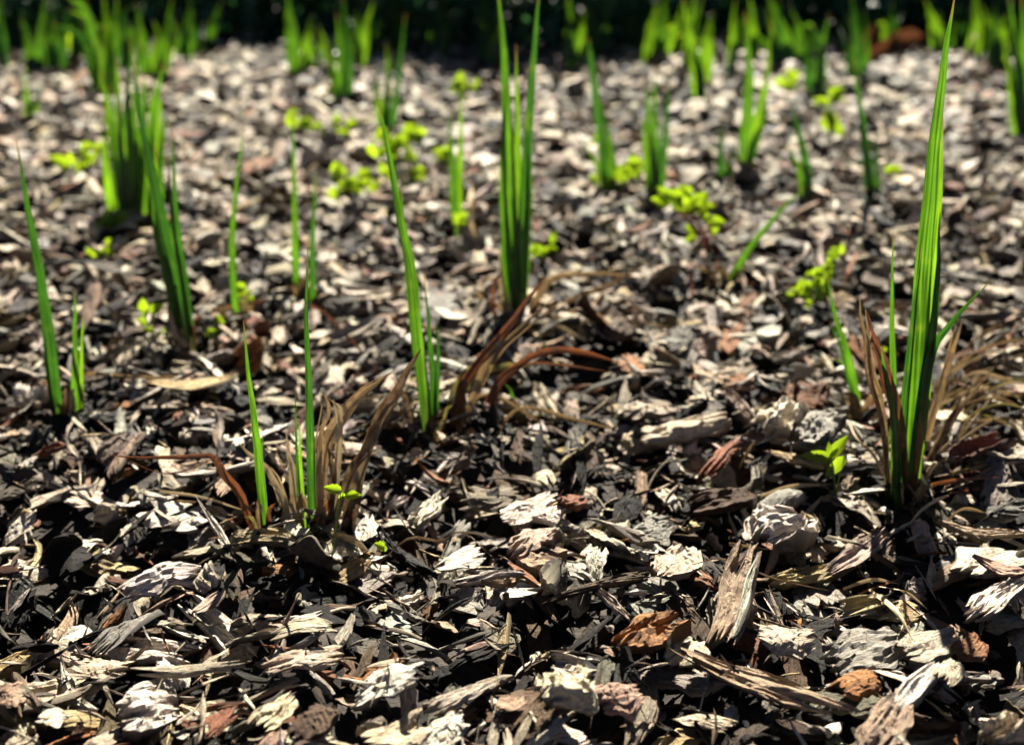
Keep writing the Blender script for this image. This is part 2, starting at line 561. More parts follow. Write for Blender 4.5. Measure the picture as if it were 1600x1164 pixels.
# chips picked out of the photograph: ends (px), width (px), shape, colour, pitch and roll in degrees, label, short name
HERO = [
    (1515, 866, 1600, 842, 46, 'flake', 'white', 0, -6, "broad white bark slab crossed by thin blade shadows below the dry straw fan", "the white slab"),
    (1400, 1110, 1468, 1034, 30, 'plank', 'white', 0, 0, "long bleached white bark plank slanting up beside the orange-brown flake", "the bleached plank"),
    (1470, 1068, 1490, 1040, 30, 'slab', 'cream', 0, 0, "small cream bark block at the upper end of the bleached white plank", "the small cream block"),
    (1112, 1016, 1170, 884, 48, 'plank', 'tan', -24, 0, "tall tan bark plank with frayed top end standing among the chips", "the tall frayed plank"),
    (1146, 1020, 1180, 898, 14, 'splinter', 'white', -22, 0, "thin white bark splinter leaning along the tall tan frayed plank", "the leaning white splinter"),
    (1052, 1004, 1098, 960, 50, 'flake', 'cream', 0, 14, "rounded cream bark flake with smooth face beside the orange crumbly chunk", "the smooth cream flake"),
    (1066, 1012, 1330, 1096, 26, 'plank', 'tan', 0, 5, "very long tan-brown bark strip sagging below the tall frayed plank", "the long sagging strip"),
    (1312, 1066, 1376, 1036, 36, 'flake', 'orange', 0, 14, "orange-brown bark flake lying under the bleached white plank", "the orange-brown flake"),
    (1300, 1010, 1412, 984, 58, 'slab', 'grey', 0, 16, "large smooth grey bark slab with pale scales under the curved straw stick", "the smooth grey slab"),
    (1418, 1010, 1500, 970, 50, 'flake', 'greige', 0, 12, "wrinkled grey-beige bark flake right of the smooth grey slab", "the wrinkled flake"),
    (1498, 1006, 1538, 982, 34, 'flake', 'orange', 0, 18, "small square orange-red bark flake near the wrinkled grey-beige flake", "the square orange flake"),
    (1200, 868, 1324, 832, 22, 'plank', 'straw', 0, 6, "bundled straw-yellow wood fibre strip lying across the chips", "the straw-yellow strip"),
    (1190, 826, 1246, 796, 46, 'chunk', 'white', 0, 0, "knobbly white bark chunk behind the straw-yellow fibre strip", "the knobbly white chunk"),
    (1320, 918, 1402, 900, 26, 'curl', 'straw', 0, 20, "arched straw-yellow bark curl bridging a black gap", "the arched curl"),
    (1548, 1156, 1602, 1134, 40, 'chunk', 'cream', 0, 8, "thick cream wood block cut by the lower right corner of the photo", "the corner wood block"),
    (1346, 1172, 1412, 1096, 50, 'plank', 'tan', -10, 0, "fibrous tan plank with a crumbly top at the bottom edge below the bleached plank", "the crumbly tan plank"),
    (1470, 806, 1604, 818, 10, 'splinter', 'tan', 0, 0, "thin tan-brown bark strip lying level just above the broad white slab", "the level brown strip"),
    (1524, 868, 1604, 886, 14, 'splinter', 'tan', 0, 0, "narrow tan strip lying under the near edge of the broad white slab", "the narrow tan strip"),
    (1510, 926, 1602, 890, 26, 'plank', 'white', 0, 4, "torn white bark strip near the edge below the narrow tan strip", "the torn white strip"),
    (1300, 868, 1388, 822, 18, 'plank', 'pink', 0, 4, "slender pinkish bark strip slanting away from the straw-yellow strip", "the slender pinkish strip"),
    (1186, 996, 1268, 982, 40, 'flake', 'cream', 0, 8, "cream bark flake with curled grey edge right of the leaning white splinter", "the curled cream flake"),
    (970, 1008, 1058, 950, 42, 'slab', 'orange', 0, -6, "large orange crumbly bark chunk with a rough broken face", "the orange crumbly chunk"),
    (934, 1092, 1002, 1078, 46, 'flake', 'tan', 0, 20, "square tan-brown bark flake with smooth face near the bottom middle", "the square tan flake"),
    (858, 1120, 922, 1082, 62, 'chunk', 'cream', 0, 16, "big cracked cream bark chunk left of the square tan flake", "the cracked cream chunk"),
    (912, 1158, 972, 1142, 36, 'flake', 'pink', 0, 16, "pinkish tan bark flake at the bottom edge under the square tan flake", "the pinkish bottom flake"),
    (654, 1126, 728, 1110, 40, 'slab', 'white', 0, 10, "layered white bark slab near the bottom left of the cracked cream chunk", "the layered white slab"),
    (580, 1160, 664, 1120, 46, 'slab', 'cream', 0, 14, "wide weathered cream bark slab at the bottom edge beside the layered white slab", "the wide bottom slab"),
    (784, 804, 872, 780, 32, 'slab', 'white', 0, 8, "bright white bark slab left of the little rust-red flake", "the bright slab"),
    (798, 842, 872, 822, 32, 'slab', 'pink', 0, 10, "pinkish layered bark slab just below the bright white slab", "the pinkish layered slab"),
    (922, 872, 944, 832, 24, 'plank', 'white', -16, 0, "short stubby white bark stick pointing away from the viewer", "the stubby white stick"),
    (874, 788, 906, 774, 20, 'flake', 'rust', 0, 14, "little rust-red bark flake beside the bright white slab", "the rust-red flake"),
    (684, 868, 752, 848, 30, 'flake', 'white', 0, 12, "scalloped white bark flake under the thin arching brown stalk", "the scalloped flake"),
    (670, 1086, 796, 1038, 20, 'plank', 'greige', 0, 0, "long grey-beige bark strip slanting above the cracked cream chunk", "the long grey strip"),
    (714, 892, 814, 884, 10, 'splinter', 'white', 0, 0, "thin level white splinter below the scalloped white flake", "the thin level splinter"),
    (848, 930, 1016, 914, 13, 'plank', 'brown', 0, 6, "long brown bark stick with black gap under it above the orange crumbly chunk", "the long brown stick"),
    (776, 1094, 822, 1074, 26, 'flake', 'tan', 0, 14, "peach-tan bark flake with a notched edge left of the cracked cream chunk", "the peach flake"),
    (1026, 888, 1076, 846, 46, 'slab', 'cream', 0, 8, "pale cream bark slab with torn edge above the long brown stick's end", "the torn cream slab"),
    (556, 822, 576, 776, 30, 'flake', 'white', -14, 0, "oval white bark flake standing behind the notched little seedling", "the oval white flake"),
    (998, 800, 1056, 774, 36, 'flake', 'grey', 0, 18, "grey scaly bark flake between the rust-red flake and the dark shard", "the grey scaly flake"),
    (188, 894, 308, 868, 30, 'slab', 'white', 0, 8, "long cracked white bark slab half in shade in the lower left", "the cracked white slab"),
    (146, 974, 228, 916, 30, 'plank', 'grey', 0, 6, "pale grey bark plank leaning below the cracked white slab", "the pale grey plank"),
    (296, 932, 344, 898, 15, 'splinter', 'pink', 0, 0, "smooth pinkish white stick right of the pale grey plank", "the smooth pinkish stick"),
    (98, 996, 198, 998, 30, 'slab', 'cream', 0, 8, "cream-pink bark slab with ragged edge below the pale grey plank", "the ragged cream slab"),
    (184, 1090, 270, 1060, 44, 'slab', 'white', 0, 0, "lumpy white bark piece with tan side above the red-brown strip", "the lumpy chunk"),
    (124, 1120, 186, 1098, 36, 'flake', 'greige', 0, 10, "pale grey-beige bark flake left of the lumpy white chunk", "the pale beige flake"),
    (54, 1108, 106, 1092, 20, 'flake', 'white', 0, 4, "small smooth white bark flake in the lower left corner area", "the small smooth flake"),
    (314, 1128, 362, 1078, 26, 'plank', 'rust', 0, 14, "rust-brown curled bark strip right of the lumpy white chunk", "the rust-brown strip"),
    (400, 1126, 458, 1078, 34, 'plank', 'cream', 0, 12, "beige split-wood plank right of the rust-brown strip", "the beige plank"),
    (468, 1150, 512, 1098, 46, 'slab', 'brown', 0, 20, "dull grey-brown bark slab standing on edge at the bottom", "the dull brown slab"),
    (212, 1036, 372, 1014, 15, 'curl', 'greige', 0, 0, "long curved grey-beige strip with a black hollow behind it", "the curved strip"),
    (428, 992, 522, 974, 15, 'plank', 'cream', 0, 0, "level cream wood strip above the white-pink layered strip", "the level cream strip"),
    (416, 1038, 534, 1010, 26, 'plank', 'pink', 0, 6, "white-pink layered bark strip crossed by a small shadow", "the pink layered strip"),
    (26, 1152, 208, 1126, 18, 'plank', 'rust', 0, 4, "long red-brown bark strip lying along the bottom left edge", "the red-brown strip"),
    (-6, 1082, 34, 1066, 30, 'flake', 'tan', 0, 8, "rounded tan bark flake cut by the left edge", "the rounded tan flake"),
    (66, 840, 142, 806, 66, 'curl', 'dark', 0, 26, "big charcoal-dark hollow bark shell in the left foreground", "the dark shell"),
    (82, 794, 144, 776, 24, 'flake', 'white', 0, 4, "white bark flake just behind the big dark hollow shell", "the flake behind the shell"),
    (402, 884, 446, 868, 26, 'slab', 'dark', 0, 25, "flat black square of bark in shade under the stubby shoots", "the black square"),
    (642, 790, 692, 738, 15, 'plank', 'white', -4, 0, "clean white wood splinter slanting away from the two dry dark leaves", "the clean splinter"),
    (1184, 678, 1246, 650, 36, 'chunk', 'white', 0, 10, "crumbly white bark chunk left of the rough grey one", "the crumbly white chunk"),
    (1236, 704, 1320, 672, 38, 'chunk', 'grey', 0, 10, "rough grey bark lump behind the pointed four-leaf seedling", "the rough grey lump"),
    (962, 776, 1000, 738, 30, 'flake', 'dark', -20, 20, "dark shard of bark tilted upright among paler chips near the middle", "the dark shard"),
    (970, 634, 1054, 618, 30, 'slab', 'greige', 0, 4, "flat grey-beige bark slab beyond the dry arching leaf's shadow", "the flat beige slab"),
    (1008, 672, 1132, 654, 24, 'slab', 'cream', 0, 4, "cream bark slab lying just before the flat grey-beige slab", "the near cream slab"),
    (1098, 720, 1162, 668, 14, 'plank', 'rust', 0, 6, "narrow red-pink bark strip left of the crumbly white chunk", "the red-pink strip"),
    (1196, 762, 1256, 732, 40, 'curl', 'grey', 0, 8, "fan-shaped ribbed grey bark piece left of the pointed four-leaf seedling", "the ribbed grey fan"),
    (1090, 752, 1186, 732, 28, 'plank', 'brown', 0, 6, "fibrous brown bark plank left of the ribbed grey fan", "the fibrous brown plank"),
    (1452, 652, 1520, 632, 20, 'flake', 'cream', 0, 2, "smooth cream bark flake lying under the fan of dry straw", "the flake under straw"),
    (1534, 726, 1604, 706, 24, 'slab', 'cream', 0, 4, "pale cream bark slab partly roofed by the lowest dry straws", "the roofed slab"),
    (1490, 742, 1570, 704, 36, 'curl', 'rust', 0, 14, "rust-brown rolled bark piece in shade beneath the dry straws", "the rolled bark"),
    (236, 600, 366, 586, 14, 'splinter', 'straw', 0, 0, "slim straw-coloured bark splinter right of the twin stubby shoots", "the straw splinter"),
]
MARKS = []
hero_rng = np.random.default_rng(5)
HERO_IDS = []
for n, (x0, y0, x1, y1, wpx, kind, col, pit, rol, label, short) in enumerate(HERO):
    a, b = at(x0, y0), at(x1, y1)
    mid = (a + b) / 2
    cx, cy = (x0 + x1) / 2, (y0 + y1) / 2
    L_img = math.hypot(x1 - x0, y1 - y0)
    nxp, nyp = -(y1 - y0) / L_img, (x1 - x0) / L_img
    q = at(cx + nxp * wpx / 2, cy + nyp * wpx / 2) - at(cx - nxp * wpx / 2, cy - nyp * wpx / 2)
    Wm = float(np.linalg.norm(q))
    rol, pit = rol * .45, pit * .7
    d = b - a
    Lm = float(np.linalg.norm(d[:2]))
    dep = math.atan2(CAM_H, mid[1])
    if pit:
        Lm *= math.sin(dep) / math.sin(dep + math.radians(-pit))
    if rol > 0:
        Wm *= math.sin(dep) / math.sin(dep + math.radians(rol)) * .95
    v = Variant(7000 + n * 3, kind)
    v.W = min(v.W / v.L, 10) * v.L
    item = {'v': v, 'lod': {0: v.build(30, 17), 1: v.build(13, 7)}}
    sxy = (Lm / v.L * 1.12, Wm / v.W * 1.12)
    sz = float(np.clip(math.sqrt(sxy[0] * sxy[1]), .5, 1.4))
    if kind == 'curl':
        sz = float(np.clip(sxy[1], .4, 1.5))
    roll = math.radians(rol)
    az = math.atan2(d[1], d[0])
    face = 1 if math.cos(az) > 0 else -1
    cid = drop(item, mid[0], mid[1], az, math.radians(pit), roll * face, (sxy[0], sxy[1], sz), col, 0, .1,
               follow=.25, z_quant=.95, seed=9000 + n, manual=True, label=label)
    HERO_IDS.append(cid)
    MARKS.append((short, cx, cy))

print("mean top", float(HM[(gy > .5) & (gy < 1.1) & (np.abs(gx) < .3)].mean()), "far", float(HM[(gy > 2) & (gy < 3) & (np.abs(gx) < 1)].mean()), "chips", len(CHIPS))

# ------------------------------------------------------------------ grass clumps, dry leaves, weeds
def spline(P, n):
    P = np.asarray(P, float)
    if len(P) == 2:
        return P[0] + (P[1] - P[0]) * np.linspace(0, 1, n)[:, None]
    E = np.vstack([2 * P[0] - P[1], P, 2 * P[-1] - P[-2]])
    seg = len(P) - 1
    out = []
    for t in np.linspace(0, seg - 1e-6, n):
        k = int(t)
        f = t - k
        p0, p1, p2, p3 = E[k:k + 4]
        out.append(.5 * (2 * p1 + (p2 - p0) * f + (2 * p0 - 5 * p1 + 4 * p2 - p3) * f * f + (3 * p1 - p0 - 3 * p2 + p3) * f ** 3))
    return np.array(out)


def strip(name, P, width, mat, parent, origin, yaw=0.0, fold=.35, twist=0.0, tip=.75, base=.7, n=16, wav=0.0, rng=None, tpow=2.2, crumple=0.0):
    C = spline(P, n)
    rng = rng or np.random.default_rng(3)
    if crumple:
        jit = rng.normal(0, width * crumple, (n, 3))
        jit[1:] = .5 * (jit[1:] + jit[:-1])
        C = C + jit
    T = np.gradient(C, axis=0)
    T /= np.linalg.norm(T, axis=1)[:, None] + 1e-9
    rng = rng or np.random.default_rng(abs(hash(name)) % 1000)
    V, G = [], []
    cols = np.array([-1, -.55, 0, .55, 1])
    ph = rng.uniform(0, 6)
    for k in range(n):
        t = k / (n - 1)
        w = width / 2 * min(1, base + (1 - base) * t * 4) * (1 - max(0, (t - (1 - tip)) / tip) ** tpow) + width * .015
        w *= 1 + wav * math.sin(ph + t * 9)
        ang = yaw + twist * t
        f = np.array([math.sin(ang), -math.cos(ang), 0])
        s = np.cross(T[k], f)
        s /= np.linalg.norm(s) + 1e-9
        nn = np.cross(s, T[k])
        for c in cols:
            V.append(C[k] + s * w * c * math.cos(fold * .8) + nn * w * abs(c) ** 1.2 * math.sin(fold))
            G.append((c * 4 + ph, t * 30, ph))
    idx = np.arange(n * 5).reshape(n, 5)
    Q = np.stack([idx[:-1, :-1], idx[1:, :-1], idx[1:, 1:], idx[:-1, 1:]], -1).reshape(-1, 4)
    V = np.array(V) - np.asarray(origin)
    me = quad_mesh(name, V, Q, mat, grain=np.array(G), smooth=True)
    return link(name, me, parent)


def tube(name, P, r, mat, parent, origin, n=8, sides=5, taper=.6):
    C = spline(P, n)
    T = np.gradient(C, axis=0)
    T /= np.linalg.norm(T, axis=1)[:, None] + 1e-9
    V, G = [], []
    for k in range(n):
        a = np.cross(T[k], [.3, .9, .1])
        a /= np.linalg.norm(a)
        b = np.cross(T[k], a)
        rr = r * (1 - (1 - taper) * k / (n - 1))
        for s in range(sides):
            q = 2 * math.pi * s / sides
            V.append(C[k] + a * rr * math.cos(q) + b * rr * math.sin(q))
            G.append((s, k * 2, 0))
    idx = np.arange(n * sides).reshape(n, sides)
    nx = np.roll(idx, -1, axis=1)
    Q = np.stack([idx[:-1], idx[1:], nx[1:], nx[:-1]], -1).reshape(-1, 4)
    me = quad_mesh(name, np.array(V) - np.asarray(origin), Q, mat, grain=np.array(G), smooth=True)
    return link(name, me, parent)


MATS = {'g': M_GREEN, 'd': M_DEEP, 'l': M_LIME, 's': M_STRAW, 't': M_TAN, 'r': M_RUST, 'k': M_DARK, 'o': M_OLIVE}
prng = np.random.default_rng(21)


def ground_h(px, py):                                       # where the sight line meets the piled chips
    h = TOP
    for _ in range(4):
        p = at(px, py, h)
        i, j = cell(np.array([p[0]]), np.array([p[1]]))
        h = .5 * h + .5 * float(HM[max(i[0] - 2, 0):i[0] + 3, max(j[0] - 2, 0):j[0] + 3].mean())
    return at(px, py, h)


def clump(base, blades, label, group='green grass-like clumps in the mulch', name='grass_clump', cat='grass clump', short=None):
    """blades: (material key, width px, lean towards(-)/away(+) in metres at the tip, [(px,py)...] from the base up)"""
    b0 = ground_h(*base)
    root = thing(name, b0 - [0, 0, .006], label, cat, group)
    o = np.array(root.location)
    blades = list(blades)
    if base[1] > 420:                                        # old sheaths round the foot
        for _k in range(7):
            x = base[0] + prng.uniform(-16, 16)
            ln, an = prng.uniform(16, 46), prng.uniform(.25, 2.9)
            blades.append(('tkorst'[prng.integers(6)], prng.uniform(7, 13), prng.uniform(-.02, .01), [(x, base[1] + prng.uniform(-4, 6)), (x + ln * .5 * math.cos(an), base[1] - ln * .6 * math.sin(an)), (x + ln * math.cos(an), base[1] - ln * math.sin(an))]))
        for mk, wpx, lean, pts in list(blades):
            if mk in 'strk' and lean is not None and wpx > 10 and abs(pts[-1][1] - pts[0][1]) > 60:
                ox = prng.uniform(-9, 9)
                blades.append((mk, wpx * prng.uniform(.2, .4), lean + prng.uniform(-.01, .01), [(x + ox * (.3 + q * .5), y + q * prng.uniform(-4, 8)) for q, (x, y) in enumerate(pts)]))
    for mk, wpx, lean, pts in blades:
        pb = ground_h(*pts[0])
        y0 = pb[1] if abs(pb[1] - b0[1]) < .10 else b0[1]
        hs = [math.hypot(p[0] - pts[0][0], p[1] - pts[0][1]) for p in pts]
        if lean is None:                                     # lies on the chips
            P = [ground_h(*p) + [0, 0, .004] for p in pts]
            for q in range(1, len(P) - 1):                   # stiff: spans from end to end over the chips
                P[q][2] = P[0][2] + (P[-1][2] - P[0][2]) * q / (len(P) - 1) + .006
        else:
            P = [lift(p[0], p[1], y0 + lean * (h / (hs[-1] + 1e-6)) ** 1.6) for p, h in zip(pts, hs)]
        P[0] = P[0] - np.array([0, 0, .012 if lean is None else .028])
        dry = mk in 'strko'
        w = wpx * depth(P[0]) / F_PX * ((.8 if lean is None else .92) if dry else .95)
        nm = 'dry_blade' if dry else 'blade'
        strip(nm, P, w, MATS[mk], root, o, yaw=prng.uniform(-.5, .5), fold=prng.uniform(.4, .8) if dry else prng.uniform(.25, .5),
              twist=prng.uniform(-.9, .9) if dry else prng.uniform(-.3, .3), tip=.6 if dry else .95, n=18, wav=.22 if dry else .03, rng=prng, tpow=1.8 if dry else 1.5,
              crumple=(.06 if lean is None else .09) if dry else .03)
    if short:
        MARKS.append((short, base[0], base[1]))
    return root


clump((102, 640), [
    ('d', 22, .01, [(88, 646), (80, 560), (66, 450), (44, 330), (26, 220)]), ('g', 9, .0, [(84, 644), (72, 540), (62, 470)]),
    ('g', 20, .01, [(116, 636), (119, 560), (118, 450)]), ('l', 9, 0, [(122, 636), (128, 560), (130, 490)])],
    "twin stubby green shoots side by side near the left edge", short="the twin shoots")
clump((290, 528), [
    ('d', 24, .02, [(294, 530), (272, 430), (248, 320), (222, 200), (206, 90)]), ('g', 20, .04, [(288, 528), (266, 420), (250, 320), (228, 210)]),
    ('d', 16, -.02, [(298, 530), (284, 440), (270, 350), (262, 240)]), ('g', 12, .02, [(284, 526), (262, 440), (240, 350), (236, 260)]),
    ('l', 8, .02, [(292, 520), (282, 470), (270, 420)]), ('g', 22, .05, [(286, 528), (258, 400), (236, 280), (214, 160)]), ('l', 18, .02, [(294, 526), (268, 430), (250, 330), (244, 230)]), ('d', 18, .0, [(300, 530), (290, 440), (276, 330), (268, 190)]), ('r', 8, -.01, [(300, 528), (306, 505), (318, 492)])],
    "tall leaning clump of green blades with a dark base beside the lone thin blade", short="the leaning clump")
clump((196, 330), [
    ('g', 22, .05, [(196, 332), (182, 240), (172, 130)]), ('g', 20, .0, [(204, 330), (206, 230), (198, 120)]),
    ('l', 18, .05, [(214, 328), (232, 230), (240, 120)]), ('d', 18, .08, [(190, 332), (196, 200), (205, 60)]),
    ('l', 14, .02, [(206, 330), (216, 260), (214, 190)]), ('g', 16, .03, [(246, 330), (252, 240), (262, 170)]), ('l', 20, .05, [(188, 330), (176, 220), (158, 110)]), ('g', 22, .03, [(212, 330), (222, 220), (226, 110)]), ('l', 18, .02, [(236, 332), (246, 240), (250, 140)]), ('l', 22, .04, [(198, 332), (190, 220), (182, 90)]), ('g', 20, .02, [(222, 332), (238, 200), (256, 96)]), ('l', 20, .0, [(178, 328), (168, 260), (160, 180)]), ('g', 18, .05, [(210, 330), (212, 180), (216, 60)]), ('d', 16, .0, [(200, 334), (196, 270), (186, 200)])],
    "wide bushy clump of bright green blades behind the leaning clump")
clump((370, 498), [('g', 14, .03, [(370, 500), (364, 400), (369, 300), (384, 178)])],
    "lone thin green blade standing upright right of the leaning clump", short="the lone thin blade")
clump((474, 462), [('g', 13, .03, [(462, 442), (460, 320), (457, 160)]), ('d', 12, .0, [(486, 474), (488, 380), (494, 255)])],
    "pair of thin parallel green blades between the lone blade and the leafy weed", short="the thin parallel blades")
clump((478, 806), [
    ('d', 17, -.01, [(484, 808), (485, 720), (482, 600), (478, 500), (480, 380)]), ('l', 11, .0, [(474, 806), (471, 740), (468, 656)]),
    ('d', 7, .0, [(470, 806), (464, 720), (461, 600)]), ('s', 14, .01, [(466, 806), (459, 740), (446, 672)]),
    ('s', 16, .02, [(456, 806), (430, 750), (372, 692)]), ('t', 20, .01, [(505, 800), (512, 700), (560, 622), (618, 576)]),
    ('k', 15, .01, [(510, 806), (545, 740), (575, 690), (600, 630), (622, 600)]), ('k', 26, .0, [(534, 812), (560, 740), (605, 640), (656, 545)]),
    ('s', 14, .0, [(512, 806), (528, 740), (532, 650), (520, 625)]), ('s', 12, .01, [(524, 790), (560, 730), (598, 700)]),
    ('t', 12, .0, [(496, 806), (498, 700), (512, 640), (500, 610)]), ('k', 14, 0, [(502, 806), (520, 760), (512, 690)]),
    ('s', 11, .0, [(464, 812), (440, 780), (420, 752)])],
    "short green shoots in a tuft of straw and dark dead leaves, left foreground", short="the straw tuft")
clump((412, 818), [
    ('g', 16, .0, [(414, 822), (406, 740), (398, 660), (388, 580), (380, 500)]), ('g', 8, .01, [(410, 770), (410, 720), (412, 664)]),
    ('r', 15, -.035, [(404, 818), (378, 776), (352, 738), (336, 715), (322, 711), (250, 715), (164, 711)]),
    ('t', 10, .01, [(396, 812), (330, 794), (250, 778)])],
    "single green blade with a bent brown leaf folded over to its left", short="the bent brown leaf")
clump((674, 668), [
    ('g', 24, .03, [(672, 672), (654, 560), (640, 420), (622, 330), (604, 230), (590, 150)]), ('d', 13, .01, [(680, 668), (674, 560), (662, 430)]),
    ('g', 14, .04, [(668, 660), (650, 540), (634, 400), (626, 280)]), ('d', 10, .02, [(676, 664), (684, 560), (680, 490)]),
    ('r', 22, .01, [(708, 646), (724, 600), (760, 556), (806, 498), (852, 428)]), ('t', 12, .01, [(712, 640), (770, 555), (806, 520), (868, 462)]),
    ('o', 26, .02, [(694, 628), (726, 590), (776, 570), (836, 574)]), ('r', 18, .0, [(744, 640), (784, 594), (836, 554), (900, 548), (976, 570)]),
    ('t', 8, -.02, [(694, 622), (760, 616), (830, 650), (892, 700)]), ('o', 9, .0, [(688, 632), (760, 668), (800, 660), (860, 644)]),
    ('g', 8, .02, [(812, 634), (800, 616), (788, 598)]), ('k', 12, .0, [(662, 672), (640, 640), (622, 596)]),
    ('t', 8, .0, [(764, 656), (812, 638), (900, 654), (1020, 690)])],
    "curved green blades with reddish dead leaves arching out of their base near the middle", short="the reddish dead leaves")
clump((806, 484), [
    ('g', 26, .04, [(806, 486), (800, 380), (794, 240), (788, 90), (776, -40)]), ('d', 24, .02, [(812, 484), (816, 380), (822, 250), (832, 100), (846, -40)]),
    ('l', 22, .05, [(810, 480), (810, 360), (808, 220), (806, 70)]), ('g', 20, .0, [(800, 484), (790, 380), (785, 260), (790, 130)]),
    ('g', 16, .02, [(816, 482), (822, 380), (828, 280), (826, 170)]), ('d', 14, -.01, [(806, 488), (804, 420), (808, 330)]),
    ('s', 9, .0, [(790, 484), (784, 430), (780, 380)]), ('l', 9, .0, [(798, 482), (786, 420), (784, 350)]),
    ('t', 10, .0, [(784, 480), (756, 474), (742, 440)]), ('t', 14, .02, [(820, 478), (852, 440), (920, 428), (1012, 434)]),
    ('k', 10, .02, [(812, 486), (880, 474), (960, 440), (1030, 400)]), ('t', 10, .0, [(820, 490), (900, 486), (980, 500), (1060, 514)]),
    ('r', 9, .0, [(776, 486), (772, 450), (788, 420)])],
    "tall sturdy clump of bright green blades at the centre, reaching the top edge", short="the tall central clump")
clump((1128, 438), [('g', 13, .03, [(1126, 440), (1170, 390), (1220, 330), (1258, 292)])],
    "single green blade slanting strongly toward the upper right in the middle distance", short="the slanting blade")
FAN = []
frng = np.random.default_rng(77)
for _k in range(26):
    q = _k / 25
    x0, y0 = frng.uniform(1436, 1490), 600 + 150 * q + frng.uniform(-12, 12)
    ln, sl = frng.uniform(70, 190), -.75 + .75 * q ** .7 + frng.uniform(-.16, .16)
    x1, y1 = x0 + ln, y0 + ln * sl * .75
    FAN.append(('stktor'[frng.integers(6)], frng.uniform(4, 8.5), None, [(x0, y0), ((x0 + x1) / 2, (y0 + y1) / 2 + frng.uniform(-5, 5)), (x1, y1)]))
clump((1416, 770), [
    ('g', 34, .02, [(1420, 752), (1430, 600), (1440, 440), (1456, 260), (1474, 100), (1494, -10)]),
    ('l', 20, .03, [(1432, 750), (1446, 600), (1458, 420), (1468, 280), (1474, 170)]),
    ('d', 22, .0, [(1426, 756), (1442, 620), (1462, 470), (1470, 330)]), ('d', 18, -.01, [(1408, 768), (1412, 640), (1426, 500), (1440, 380)]),
    ('g', 13, .02, [(1404, 752), (1396, 620), (1394, 480), (1396, 358)]), ('d', 20, .02, [(1440, 660), (1452, 560), (1490, 500), (1548, 438)]),
    ('d', 18, -.02, [(1410, 782), (1396, 660), (1384, 590), (1376, 540)]), ('d', 16, -.02, [(1402, 780), (1398, 700), (1400, 600)]),
    ('t', 20, -.01, [(1398, 752), (1376, 660), (1356, 580), (1348, 520), (1340, 460)]), ('r', 20, -.03, [(1424, 762), (1406, 670), (1380, 570), (1354, 488)]),
    ('t', 16, -.01, [(1428, 690), (1438, 600), (1443, 540), (1444, 482)]), ('r', 12, -.02, [(1428, 760), (1434, 690), (1438, 640)]),
    ('t', 14, .0, [(1434, 690), (1466, 620), (1484, 560), (1506, 494)]), ('k', 14, -.02, [(1444, 716), (1480, 660), (1516, 616), (1552, 574)]),
    ('t', 10, None, [(1446, 620), (1500, 580), (1560, 550), (1606, 536)]), ('s', 9, None, [(1440, 610), (1500, 590), (1560, 560), (1612, 548)]),
    ('t', 10, None, [(1440, 744), (1480, 700), (1540, 660), (1606, 622)]), ('s', 9, None, [(1440, 740), (1500, 704), (1560, 690), (1606, 688)]),
    ('t', 12, None, [(1434, 752), (1470, 716), (1530, 690), (1610, 684)]), ('s', 9, None, [(1440, 726), (1500, 690), (1556, 650), (1604, 640)]),
    ('t', 8, None, [(1440, 670), (1490, 654), (1550, 656), (1606, 648)]), ('s', 8, None, [(1440, 640), (1510, 604), (1570, 606), (1608, 602)]),
    ('r', 9, None, [(1430, 762), (1470, 724), (1520, 704), (1560, 690)]), ('s', 8, None, [(1450, 632), (1520, 622), (1560, 632), (1600, 628)]),
    ('s', 8, None, [(1428, 768), (1460, 740), (1490, 720)]), ('t', 7, None, [(1460, 590), (1530, 540), (1606, 504)]),
    *FAN,
    ('t', 14, -.03, [(1420, 772), (1424, 790), (1430, 812)]), ('o', 6, 0, [(1388, 764), (1386, 700), (1392, 660)])],
    "tallest green blades with brown dead leaves and a fan of dry straw", short="the tallest blades")
clump((1352, 636), [
    ('g', 13, .02, [(1354, 638), (1326, 560), (1304, 490), (1292, 430)]), ('d', 9, .02, [(1352, 636), (1318, 556), (1296, 500)]),
    ('g', 6, .0, [(1332, 580), (1318, 570), (1304, 562)])],
    "slim green blades leaning back toward the leafy weed beside the tallest blades", short="the slim leaning blades")
clump((1022, 300), [
    ('g', 20, .03, [(1020, 302), (1014, 220), (1008, 120)]), ('d', 16, .02, [(1030, 302), (1038, 220), (1046, 110)]),
    ('g', 14, .04, [(1024, 300), (1022, 200), (1024, 100)]), ('d', 12, .0, [(1028, 302), (1028, 240), (1034, 180)]), ('l', 10, .02, [(1018, 300), (1008, 240), (1004, 180)])],
    "blurred green clump standing behind the bright yellow-green weed with a reddish stalk")
clump((712, 342), [
    ('g', 15, .03, [(710, 344), (706, 260), (700, 170)]), ('l', 14, .03, [(716, 342), (720, 250), (722, 120)]), ('d', 9, .0, [(714, 344), (712, 290), (716, 230)]),
    ('t', 12, .0, [(724, 352), (738, 330), (744, 310)])],
    "thin blurred green clump between the leafy weed and the tall central clump")

